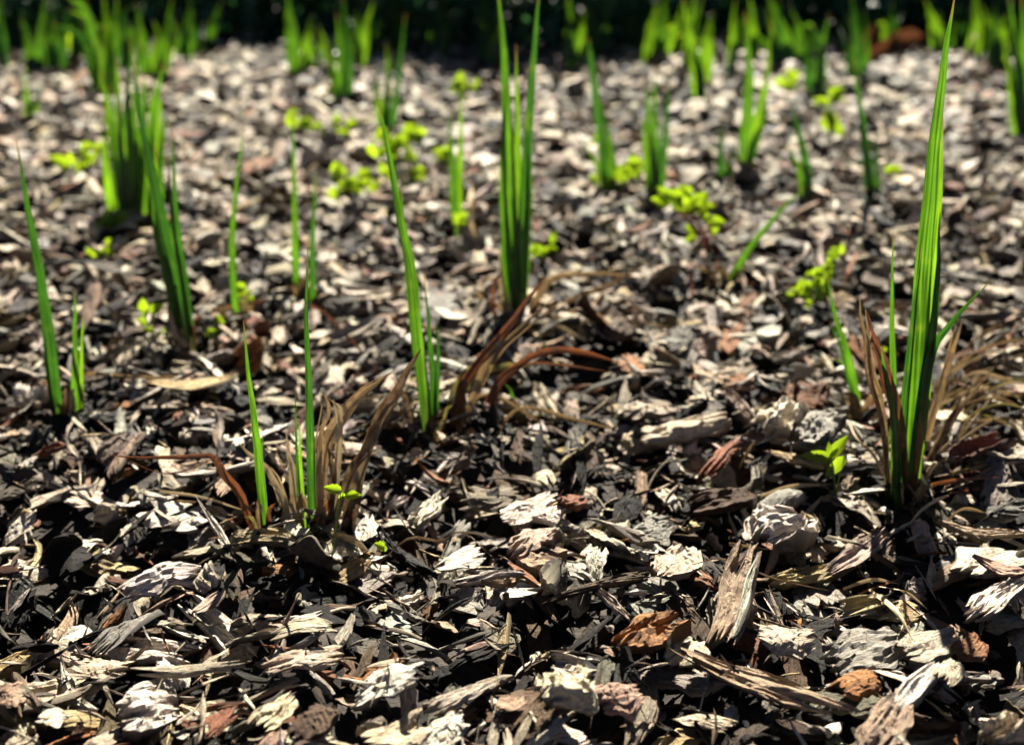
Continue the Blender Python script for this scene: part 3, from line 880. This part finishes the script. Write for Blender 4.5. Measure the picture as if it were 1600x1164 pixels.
# blurred clumps far back, one thing each
FAR = [
    (50, 118, [('g', 18, .1, [(52, 120), (46, 80), (34, 26)]), ('g', 18, .1, [(60, 118), (66, 60), (72, -10)])], "blurred green tuft at the far left end of the back row"),
    (84, 112, [('g', 16, .1, [(84, 114), (80, 60), (84, 4)]), ('d', 16, .1, [(92, 114), (98, 60), (112, 10)])], "blurred green tuft second from the left end of the back row"),
    (40, 186, [('l', 12, .05, [(44, 188), (42, 150), (36, 112)])], "small pale blade below the far left tufts"),
    (166, 150, [('l', 20, .1, [(166, 152), (168, 80), (160, -12)]), ('g', 16, .1, [(160, 150), (140, 30), (104, -6)]), ('g', 16, .1, [(172, 150), (178, 70), (184, -10)])], "tall blurred tuft crossing the top edge above the wide bushy clump"),
    (232, 126, [('g', 18, .1, [(228, 126), (222, 66), (212, 4)]), ('l', 16, .1, [(238, 126), (246, 70), (240, 30)]), ('g', 14, .1, [(246, 126), (258, 70), (270, -6)])], "blurred tuft with spread blades right of the one above the wide bushy clump"),
    (316, 86, [('g', 15, .1, [(314, 88), (330, 50), (346, 2)]), ('d', 14, .1, [(308, 88), (300, 40), (296, -6)])], "blurred V-shaped tuft left of the dark gap in the back"),
    (470, 112, [('g', 20, .1, [(464, 114), (456, 50), (448, -16)]), ('l', 16, .1, [(476, 112), (482, 60), (490, 20)]), ('g', 12, .1, [(480, 112), (484, 76), (480, 40)])], "blurred tuft just right of the dark gap in the back"),
    (536, 158, [('g', 14, .06, [(534, 160), (534, 100), (526, 20)]), ('d', 16, .1, [(540, 158), (544, 90), (536, -10)])], "slender blurred tuft above the pale far chips, left of the leafy weed"),
    (508, 100, [('l', 15, .08, [(506, 102), (504, 70), (498, 40)])], "short yellow-green blurred blade between two tufts in the back"),
    (606, 196, [('g', 14, .06, [(604, 198), (606, 150), (612, 80)]), ('d', 10, .05, [(610, 198), (622, 130), (634, 20)])], "thin dark blurred blades right behind the leafy weed")
    ,
    (724, 60, [('g', 22, .1, [(724, 62), (720, 30), (714, -16)]), ('d', 18, .1, [(732, 62), (738, 20), (740, -16)])], "blurred tuft in the dark back left of the tall central clump"),
    (868, 62, [('g', 20, .1, [(866, 64), (860, 30), (854, -14)]), ('l', 16, .1, [(876, 62), (876, 20), (884, -14)])], "blurred tuft in the back just right of the tall central clump"),
    (934, 92, [('l', 20, .1, [(930, 94), (924, 40), (914, -14)]), ('g', 18, .1, [(940, 92), (944, 40), (946, -14)])], "broad bright tuft in the back, second right of the tall central clump"),
    (966, 50, [('g', 16, .1, [(966, 52), (968, 20), (970, -14)])], "short blurred blade in the back beside the broad bright tuft"),
    (946, 298, [('d', 12, .04, [(950, 300), (940, 220), (924, 100), (920, 60)]), ('g', 10, .05, [(956, 298), (952, 230), (938, 150)])], "dark thin blurred blades left of the clump behind the reddish-stalked weed"),
    (1018, 98, [('l', 20, .1, [(1014, 100), (1018, 50), (1028, 0)]), ('g', 18, .1, [(1022, 98), (1034, 46), (1040, -12)])], "leaning bright tuft in the back above the clump behind the reddish-stalked weed"),
    (1096, 160, [('l', 16, .08, [(1098, 160), (1084, 90), (1066, -8)]), ('l', 18, .08, [(1102, 110), (1106, 60), (1114, 18)]), ('g', 12, .05, [(1094, 162), (1098, 120), (1100, 80)])], "forked bright tuft in the back right of the leaning bright tuft"),
    (1162, 258, [('g', 15, .05, [(1160, 260), (1168, 170), (1170, 100), (1164, 20)])], "tall single blurred blade standing before the back row"),
    (1236, 98, [('g', 20, .1, [(1238, 98), (1222, 50), (1196, -14)]), ('l', 14, .1, [(1232, 98), (1214, 50), (1206, 20)])], "left-leaning tuft in the back right of the tall single blurred blade"),
    (1130, 280, [('d', 10, .04, [(1130, 282), (1126, 240), (1128, 190)])], "short dim blurred blade below the tall single blurred blade"),
    (1280, 150, [('g', 16, .06, [(1276, 152), (1280, 90), (1296, 22)]), ('d', 14, .06, [(1284, 150), (1282, 80), (1270, 40)])], "blurred clump in the back, left of the dark brown leaf heap"),
    (1266, 302, [('d', 13, .05, [(1268, 304), (1256, 240), (1236, 160)])], "dark slender blade above the slanting blade's tip", ),
    (1346, 120, [('d', 18, .1, [(1342, 122), (1336, 60), (1330, -12)]), ('g', 12, .1, [(1350, 120), (1352, 70), (1350, 10)])], "dim green tuft before the dark brown leaf heap"),
    (1360, 300, [('d', 13, .03, [(1368, 360), (1358, 280), (1346, 180), (1334, 90)])], "long dark blurred blade left of the tallest blades"),
    (1434, 30, [('l', 14, .08, [(1434, 32), (1432, 10), (1436, -14)])], "short lime blade at the top edge beside the tallest blade's tip"),
    (1520, 84, [('l', 18, .1, [(1520, 86), (1526, 40), (1522, -14)]), ('g', 14, .1, [(1528, 84), (1530, 30), (1540, -14)])], "bright tuft in the back right of the tallest blade's tip"),
    (1590, 210, [('l', 18, .05, [(1596, 214), (1584, 150), (1572, 90)]), ('g', 20, .05, [(1600, 212), (1588, 110), (1576, -12)]), ('g', 16, .05, [(1604, 212), (1602, 120), (1598, -10)])], "tall bright clump cut by the right edge in the back"),
    (640, 70, [('d', 14, .1, [(640, 72), (634, 30), (626, -14)]), ('g', 14, .1, [(588, 62), (586, 20), (580, -14)])], "dim blurred tuft in shade, in the middle of the dark back"),
]
for f in FAR:
    bl = [(m, w * 1.45, ln, pts) for m, w, ln, pts in f[2]]
    for _k in range(2):                                      # more leaves in each far tuft
        m, w, ln, pts = f[2][prng.integers(len(f[2]))]
        sx, hh = prng.uniform(-16, 16), prng.uniform(.5, .95)
        bl.append(('gdl'[prng.integers(3)], w * 1.2, ln + .02, [(x + sx * (.3 + .9 * q), pts[0][1] + (y - pts[0][1]) * hh) for q, (x, y) in enumerate(pts)]))
    clump((f[0], f[1]), bl, f[3])


BACK = [("the twin stubby shoots", 70), ("the leaning clump", 235), ("the lone thin blade", 384), ("the thin parallel blades", 465), ("the curved middle blades", 592),
        ("the thin middle clump", 710), ("the tall central clump", 812), ("the two dark thin blades", 925), ("the red-stalked weed", 1070),
        ("the slanting blade", 1215), ("the bushy little weed", 1280), ("the tallest blades", 1490), ("the dark brown leaf heap", 1390)]
used_back = set()
for x in (10, 28, 118, 142, 198, 284, 306, 560, 584, 612, 676, 694, 752, 772, 898, 912, 984, 1000, 1052, 1072, 1140, 1178, 1216, 1254, 1312, 1392, 1470, 1496, 1552, 1566):
    y = 70 + 42 * prng.random()
    bl = []
    for _k in range(3):
        dx = prng.uniform(-12, 12)
        bl.append(('gdl'[prng.integers(3)], prng.uniform(13, 24), .08, [(x + dx * .3, y), (x + dx, y * .5), (x + dx * 2 + prng.uniform(-8, 8), prng.uniform(-14, y * .45))]))
    lab = None
    for sh, lx in sorted(BACK, key=lambda m: abs(m[1] - x)):
        d = x - lx
        where = "straight above" if abs(d) < 14 else ("slightly " if abs(d) < 40 else "well " if abs(d) > 85 else "") + ("left" if d < 0 else "right") + " of and above"
        lab = f"soft blurred green back row tuft {where} {sh}"
        if lab not in used_back:
            break
    used_back.add(lab)
    clump((x, y), bl, lab, group='blurred tufts along the shaded far edge')


def leaf_mesh(name, base, direc, up, length, width, mat, parent, origin, serr=0.0, droop=.2):
    d = np.asarray(direc, float)
    d /= np.linalg.norm(d)
    s = np.cross(d, up)
    s /= np.linalg.norm(s) + 1e-9
    nn = np.cross(s, d)
    n = 9
    V, G = [], []
    for k in range(n):
        t = k / (n - 1)
        w = width / 2 * (math.sin(math.pi * min(1, t ** .75)) ** .8) * (1 + (serr * (1 if k % 2 else -1))) + width * .02
        c = np.asarray(base) + d * length * t - nn * length * droop * t * t
        for q in (-1, -.5, 0, .5, 1):
            V.append(c + s * w * q + nn * w * .35 * abs(q))
            G.append((q * 3, t * 9 + abs(q) * 4, 0))
    idx = np.arange(n * 5).reshape(n, 5)
    Q = np.stack([idx[:-1, :-1], idx[1:, :-1], idx[1:, 1:], idx[:-1, 1:]], -1).reshape(-1, 4)
    me = quad_mesh(name, np.array(V) - np.asarray(origin), Q, mat, grain=np.array(G), smooth=True)
    return link(name, me, parent)


def weed(base, leaves, label, stem_mat=M_STEM, serr=0.0, mat=M_WEED, short=None, name='weed_seedling', dy=0.0):
    """leaves: (px, py, length px, image angle in degrees, width share); each hangs on its own stalk from the base"""
    b = ground_h(*base)
    b = b + [0, dy, 0]
    b[2] = hm_at(b[0], b[1])
    root = thing(name, b, label, 'weed', 'small bright weeds in the mulch')
    o = np.array(root.location)
    leaves = list(leaves)
    big = 1.25 if base[1] < 500 else 1.1
    while len(leaves) < 3:
        q = leaves[0]
        leaves.append((q[0] + prng.uniform(-22, 22), q[1] + prng.uniform(2, 16), q[2] * prng.uniform(.5, .9), prng.uniform(0, 180), .6))
    if base[1] < 600:
        more = []
        for (px, py, lp, ang, ws) in leaves:
            for _k in range(3):
                more.append((px + prng.uniform(-.4, .4) * lp, py + prng.uniform(-.3, .35) * lp, lp * prng.uniform(.38, .66), ang + prng.uniform(-70, 70), min(.85, ws + .12)))
        leaves = more
    for (px, py, lp, ang, ws) in leaves:
        y = b[1] + prng.uniform(-.012, .012)
        p = lift(px, py, y)
        sc = depth(p) / F_PX
        a = math.radians(ang)
        d = np.array([math.cos(a), prng.uniform(-.5, .3), math.sin(a)])
        d /= np.linalg.norm(d)
        start = p - d * lp * sc * .5
        up = np.array([prng.uniform(-.4, .4), -.85, .6])
        mid = (b + start) / 2 + np.array([0, 0, .003])
        tube('stem', [b - [0, 0, .004], mid, start], max(1.3 * sc, .0005), stem_mat, root, o, n=5, sides=4)
        leaf_mesh('leaf', start, d, up, lp * sc * big, lp * sc * ws * big, mat, root, o, serr)
    if short:
        MARKS.append((short, base[0], base[1]))


weed((1298, 742), [(1280, 713, 44, 168, .38), (1308, 700, 40, 62, .40), (1306, 728, 40, 228, .42), (1296, 704, 22, 95, .4), (1303, 708, 18, 70, .4)],
     "pointed four-leaf yellow-green seedling in front of the rough grey bark lump", short="the four-leaf seedling", dy=-.02)
weed((535, 822), [(522, 764, 26, 150, .55), (548, 773, 28, 5, .5), (534, 776, 18, 250, .5)],
     "small three-leaf bright green seedling beside the dry straw tuft", short="the three-leaf seedling", serr=.12, dy=-.055)
weed((600, 864), [(594, 852, 16, 140, .8), (604, 852, 16, 35, .8), (600, 856, 12, 90, .7)],
     "tiny notched seedling on the chips right of the straw tuft", serr=.25, short="the tiny seedling")
weed((240, 528), [(234, 484, 38, 110, .62), (232, 510, 26, 160, .6), (262, 520, 18, 20, .5)],
     "two round bright green leaves left of the leaning clump's dark base", short="the round leaves")
weed((336, 516), [(336, 505, 26, 5, .5)], "little flat bright leaves lying right of the leaning clump's base", name='weed_leaf')
weed((380, 476), [(380, 456, 26, 80, .75)], "little round green leaves beside the lone thin blade's foot", name='weed_leaf')
weed((172, 358), [(172, 340, 52, 12, .45)], "bright yellow-green flat leaf before the wide bushy clump", name='weed_leaf')
weed((160, 398), [(160, 386, 26, 20, .8)], "small blurred yellow-green leaf at the left, nearer than the flat one", name='weed_leaf')
weed((130, 270), [(110, 256, 44, 170, .5), (146, 240, 34, 50, .6), (128, 250, 30, 100, .6)], "blurred low green weed left of the wide bushy clump")
weed((640, 300), [(632, 214, 40, 20, .8), (652, 210, 34, 60, .9), (610, 220, 36, 170, .7), (592, 238, 34, 200, .7), (645, 270, 34, 40, .7), (652, 322, 36, 80, .7), (620, 240, 30, 90, .8), (600, 262, 26, 230, .7), (640, 240, 26, 120, .7)],
     "leafy yellow-green weed around the top of the curved blades near the middle", short="the leafy weed")
weed((560, 306), [(538, 270, 36, 160, .6), (548, 292, 38, 10, .6), (572, 282, 34, 40, .6), (528, 296, 30, 190, .6)],
     "low spread of yellow-green leaves left of the leafy weed")
weed((480, 214), [(464, 188, 36, 120, .8), (484, 200, 30, 30, .8), (500, 210, 24, 10, .7), (536, 204, 34, 20, .7), (522, 192, 26, 80, .7)],
     "blurred lime weed behind the thin parallel blades")
weed((694, 262), [(688, 246, 34, 170, .7), (700, 240, 20, 60, .7)], "little blurred leaves at the foot of the thin clump", name='weed_leaf')
weed((724, 150), [(722, 126, 30, 90, .8)], "round pale green far leaf left of the tall central clump", name='weed_leaf')
weed((728, 350), [(722, 338, 26, 70, .6)], "small green leaf at the base of the thin blurred clump", name='weed_leaf')
weed((850, 412), [(838, 390, 28, 130, .6), (858, 380, 30, 60, .5), (852, 400, 22, 30, .6)], "little green sprout just right of the tall central clump's base")
weed((1128, 388), [(1040, 318, 56, 178, .5), (1076, 304, 50, 75, .7), (1062, 312, 44, 120, .7), (1090, 318, 40, 30, .7), (1108, 350, 34, 60, .6), (1084, 366, 28, 190, .5)],
     "bright yellow-green weed with a reddish slanting stalk right of the centre", stem_mat=M_REDSTEM, short="the red-stalked weed")
weed((970, 300), [(942, 292, 34, 160, .8), (966, 268, 36, 110, .7), (982, 262, 34, 20, .7), (930, 284, 22, 150, .8)], "blurred green weed under the dark thin blades in the middle distance")
weed((930, 235), [(926, 222, 28, 90, .8)], "little blurred lime leaves above the weed under the dark thin blades", name='weed_leaf')
weed((1290, 480), [(1270, 432, 30, 60, .7), (1256, 452, 34, 190, .7), (1284, 420, 30, 40, .7), (1300, 400, 24, 80, .5), (1276, 452, 30, 10, .7), (1262, 470, 28, 220, .6), (1290, 440, 28, 120, .7), (1244, 456, 22, 180, .7), (1308, 392, 26, 60, .5)],
     "bright bushy little weed behind the slim leaning blades", short="the bushy little weed")
weed((1300, 214), [(1302, 146, 34, 20, .9), (1300, 196, 40, 100, .9)], "pale yellow-green far weed right of the blurred back clump")
weed((1398, 282), [(1400, 270, 26, 10, .7)], "small blurred green leaf left of the tallest blade at mid height", name='weed_leaf')
weed((1224, 140), [(1228, 126, 36, 80, .9)], "little pale lime leaves far back above the slanting blade", name='weed_leaf')
weed((1060, 86), [(1050, 55, 30, 120, .8), (1070, 64, 30, 30, .7)], "yellowish far weed between the bright tufts in the back row")
weed((100, 90), [(102, 70, 34, 70, .7), (128, 78, 36, 40, .5)], "pale blurred weed between the two left tufts of the back row")
weed((1372, 560), [(1386, 546, 14, 60, .8)], "tiny round leaf tucked behind the tallest blades", name='weed_leaf')


# loose dry leaves and stalks lying on the chips
def loose(pts, wpx, mk, label, rise=.006, group='loose dry leaves on the mulch', name='dry_leaf', short=None):
    P = []
    for i, p in enumerate(pts):
        g = ground_h(*p)
        g[2] += rise * (1 if 0 < i < len(pts) - 1 else .4)
        P.append(g)
    P = np.array(P)
    o = P.mean(axis=0)
    w = wpx * depth(o) / F_PX
    ob = strip(name, P, w, MATS[mk], None, o, yaw=prng.uniform(-.4, .4), fold=prng.uniform(.3, .7), twist=prng.uniform(-.6, .6), tip=.5, n=14, wav=.12, rng=prng)
    ob.location = o
    tag(ob, label, 'dry leaf', group)
    if short:
        MARKS.append((short, float(np.mean([p[0] for p in pts])), float(np.mean([p[1] for p in pts]))))


loose([(592, 892), (640, 868), (690, 872), (716, 858), (780, 850)], 5, 'k', "thin arching brown stalk over the scalloped white flake", rise=.016)
loose([(516, 836), (560, 856), (592, 894)], 15, 's', "split straw-coloured leaf lying in front of the straw tuft")
loose([(1316, 928), (1360, 926), (1402, 920)], 7, 's', "pale dry stick lying level under the arched curl", rise=.012)
loose([(1358, 930), (1392, 976), (1426, 1014)], 9, 's', "pale curved dry stick crossing the smooth grey slab", rise=.014)
loose([(1372, 924), (1410, 946), (1450, 962)], 5, 's', "fine dry stalk branching from the pale curved stick", rise=.012)
loose([(1188, 778), (1240, 768), (1300, 760)], 9, 's', "straight pale dry leaf in front of the four-leaf seedling")
loose([(1326, 664), (1338, 704), (1362, 728), (1384, 760)], 7, 't', "kinked dry stalk left of the tallest blades", rise=.012)
loose([(440, 484), (500, 500), (560, 560), (600, 600)], 7, 'r', "long thin reddish stalk lying behind the straw tuft", rise=.014)
loose([(330, 488), (400, 480), (420, 470)], 9, 'r', "reddish dry leaf right of the leaning clump's base")
loose([(740, 300), (734, 350), (742, 380)], 10, 's', "blurred curled straw leaf before the thin blurred clump", rise=.02)
loose([(1230, 690), (1180, 700), (1152, 740)], 6, 't', "thin dry stalk passing the crumbly white chunk")
loose([(1140, 345), (1180, 360), (1226, 330)], 6, 'k', "dark fine stalk under the slanting blade")
loose([(1080, 470), (1078, 440), (1086, 462)], 14, 'r', "small rust-brown curled leaf right of the long dry stalks", rise=.012)
loose([(1310, 430), (1322, 400), (1326, 380)], 12, 't', "upright tan dry leaf by the bushy little weed", rise=.02)
loose([(1556, 560), (1500, 640), (1530, 700)], 12, 's', "bent pale straw lying crosswise under the straw fan", rise=.01)
loose([(920, 340), (960, 370), (945, 390)], 16, 'o', "pale olive blurred leaf lying right of the tall central clump")
loose([(250, 772), (320, 790), (394, 806)], 6, 's', "second pale straw below the bent brown leaf", rise=.008)
loose([(60, 604), (150, 600), (230, 606), (330, 594)], 6, 't', "long brown stalk lying behind the twin shoots' ridge", rise=.012)
loose([(740, 480), (760, 456), (790, 470), (800, 500)], 9, 's', "looped straw leaf left of the tall central clump's base", rise=.018)
loose([(850, 508), (880, 520), (915, 536)], 8, 's', "short pale straw in front of the tall central clump")
loose([(1470, 830), (1500, 812), (1540, 808)], 6, 't', "thin tan stalk behind the broad white slab", rise=.01)
loose([(1170, 862), (1140, 866), (1220, 868)], 6, 't', "fine brown straw under the straw-yellow strip", rise=.01)
loose([(1080, 892), (1130, 900), (1210, 930), (1310, 936)], 3, 'k', "hair-thin dark stem over the black gap beside the tall frayed plank", rise=.014)
loose([(1340, 90), (1390, 60), (1440, 30)], 40, 'r', "dark brown dead leaf heap's broad top leaf, far back on the right", rise=.05)
loose([(1350, 100), (1396, 84), (1450, 72)], 44, 'r', "dark brown dead leaf heap's lower leaf, far back on the right", rise=.03)
loose([(1418, 60), (1424, 40), (1422, 10)], 16, 't', "orange-tan dead leaf standing over the dark brown heap", rise=.05)
loose([(1500, 110), (1516, 90), (1506, 60)], 14, 't', "yellow-brown dead leaf by the bright tuft in the back", rise=.05)


# ------------------------------------------------------------------ the chips become objects
area = np.bincount(OWNER[OWNER >= 0], minlength=len(CHIPS)).astype(float)
px_area = np.zeros(len(CHIPS))
for i, c in enumerate(CHIPS):
    if area[i]:
        z = depth(c['pos'])
        cx, cy = proj(c['pos'])
        if -10 < cx < 1610 and 0 < cy < 1175:
            px_area[i] = area[i] * CELL ** 2 * (F_PX / z) ** 2 * math.sin(math.atan2(CAM_H, c['pos'][1]))
auto = [i for i in np.argsort(-px_area) if not CHIPS[i].get('manual') and CHIPS[i].get('top')][:300 - len(HERO)]
SHAPE = {'flake': 'flake', 'slab': 'slab', 'plank': 'strip', 'splinter': 'splinter', 'curl': 'curl', 'chunk': 'chunk'}
used = {c['label'] for c in CHIPS if c.get('label')}
for i in auto:
    c = CHIPS[i]
    cx, cy = proj(c['pos'])
    v = c['item']['v']
    lpx = v.L * c['S'][0] * F_PX / depth(c['pos'])
    size = 'large' if lpx > 115 else 'small' if lpx < 60 else ''
    colour = PAL[c['colour']][1]
    order = sorted(MARKS, key=lambda m: math.hypot(m[1] - cx, m[2] - cy))
    label = None
    for far in range(12):
        short, mx, my = order[far]
        dx, dy = cx - mx, cy - my
        dist = math.hypot(dx, dy)
        q = math.degrees(math.atan2(dy, dx)) % 360
        side = ['right of', 'in front of and right of', 'in front of', 'in front of and left of', 'left of', 'behind and left of', 'behind', 'behind and right of'][int((q + 22.5) // 45) % 8]
        near = 'just ' if dist < 55 else 'well ' if dist > 130 else ''
        for extra in ('', 'upturned ' if abs(c['R'][2, 2]) < .8 else 'flat-lying '):
            t = " ".join(f"{extra}{size} {colour} bark {SHAPE[v.kind]} {near}{side} {short}".split())
            if t not in used and len(t.replace('-', ' ').split()) <= 15:
                label = t
                break
        if label:
            break
    c['label'] = label or f"{colour} bark {SHAPE[v.kind]} on the mulch"
    used.add(c['label'])
single = set(auto) | set(HERO_IDS)
for i in sorted(single):
    c = CHIPS[i]
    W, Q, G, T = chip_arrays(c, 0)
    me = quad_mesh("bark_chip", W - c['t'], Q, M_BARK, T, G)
    o = link("bark_chip", me)
    o.location = tuple(float(k) for k in c['t'])
    tag(o, c['label'], 'bark chip', 'bark chips lying on top of the mulch')

VV, QQ, GG, TT, off = [], [], [], [], 0
for i, c in enumerate(CHIPS):
    if i in single:
        continue
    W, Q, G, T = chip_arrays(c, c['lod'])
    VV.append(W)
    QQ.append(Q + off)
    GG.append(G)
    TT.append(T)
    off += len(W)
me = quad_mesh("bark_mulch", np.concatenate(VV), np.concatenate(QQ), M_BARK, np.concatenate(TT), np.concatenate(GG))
mul_o = link("bark_mulch", me)
mul_o['kind'] = 'stuff'
mul_o['label'] = "bed of weathered bark chips and splinters covering the soil"
print("mulch quads", len(me.polygons))


# ------------------------------------------------------------------ shrubs closing the bed at the back (mostly above the frame), casting the shade there
def shrub(x, y, w, h, label, seed):
    rng = np.random.default_rng(seed)
    root = thing('shrub', (x, y, 0), label, 'shrub', 'shady shrubs behind the bed')
    n = 5200
    a = rng.uniform(0, 6.283, n)
    r = w / 2 * rng.uniform(0, 1, n) ** .45
    zz = rng.uniform(0.0, 1, n)
    prof = np.sqrt(np.clip(1 - (zz - .35) ** 2 / .45, .05, 1)) * (1 + .18 * np.sin(a * 3 + seed) * np.cos(zz * 9))
    C = np.stack([r * prof * np.cos(a), r * prof * np.sin(a) * .8, .03 + zz * h * (1 + .12 * np.sin(a * 2 + seed))], -1)
    d = rng.normal(0, 1, (n, 3))
    d /= np.linalg.norm(d, axis=1)[:, None]
    e = np.cross(d, rng.normal(0, 1, (n, 3)))
    e /= np.linalg.norm(e, axis=1)[:, None]
    L = rng.uniform(.025, .05, n)[:, None]
    V = np.stack([C - d * L, C + e * L * .45, C + d * L, C - e * L * .45], 1).reshape(-1, 3)
    Q = np.arange(n * 4).reshape(n, 4)
    me = quad_mesh('foliage', V, Q, M_HEDGE, grain=np.tile([[0, 0, 0], [3, 2, 0], [0, 4, 0], [-3, 2, 0]], (n, 1)))
    fo = link('foliage', me, root)
    for k in range(5):
        b = 6.283 * k / 5 + rng.uniform(0, 1)
        q = w * .28
        tube('stem', [(x + .03 * math.cos(b), y + .03 * math.sin(b), -.02), (x + q * .5 * math.cos(b), y + q * .5 * math.sin(b), h * .4), (x + q * math.cos(b), y + q * math.sin(b), h * .8)],
             .012, M_TWIG, root, (x, y, 0), n=8, sides=6)


SHR = ["leftmost dark shrub closing off the shaded back of the bed", "dark shrub behind the wide bushy clump at the back", "dark shrub filling the black gap at the back",
       "dark shrub behind the tall central clump at the back", "dark shrub behind the forked bright tuft at the back", "dark shrub behind the dark brown leaf heap at the back",
       "rightmost dark shrub closing off the shaded back of the bed"]
for k in range(7):
    shrub(-3.0 + k * 1.0, [4.55, 4.3, 4.6, 4.25, 4.5, 4.35, 4.5][k], 1.35, [.5, .58, .46, .6, .48, .56, .5][k], SHR[k], 40 + k)
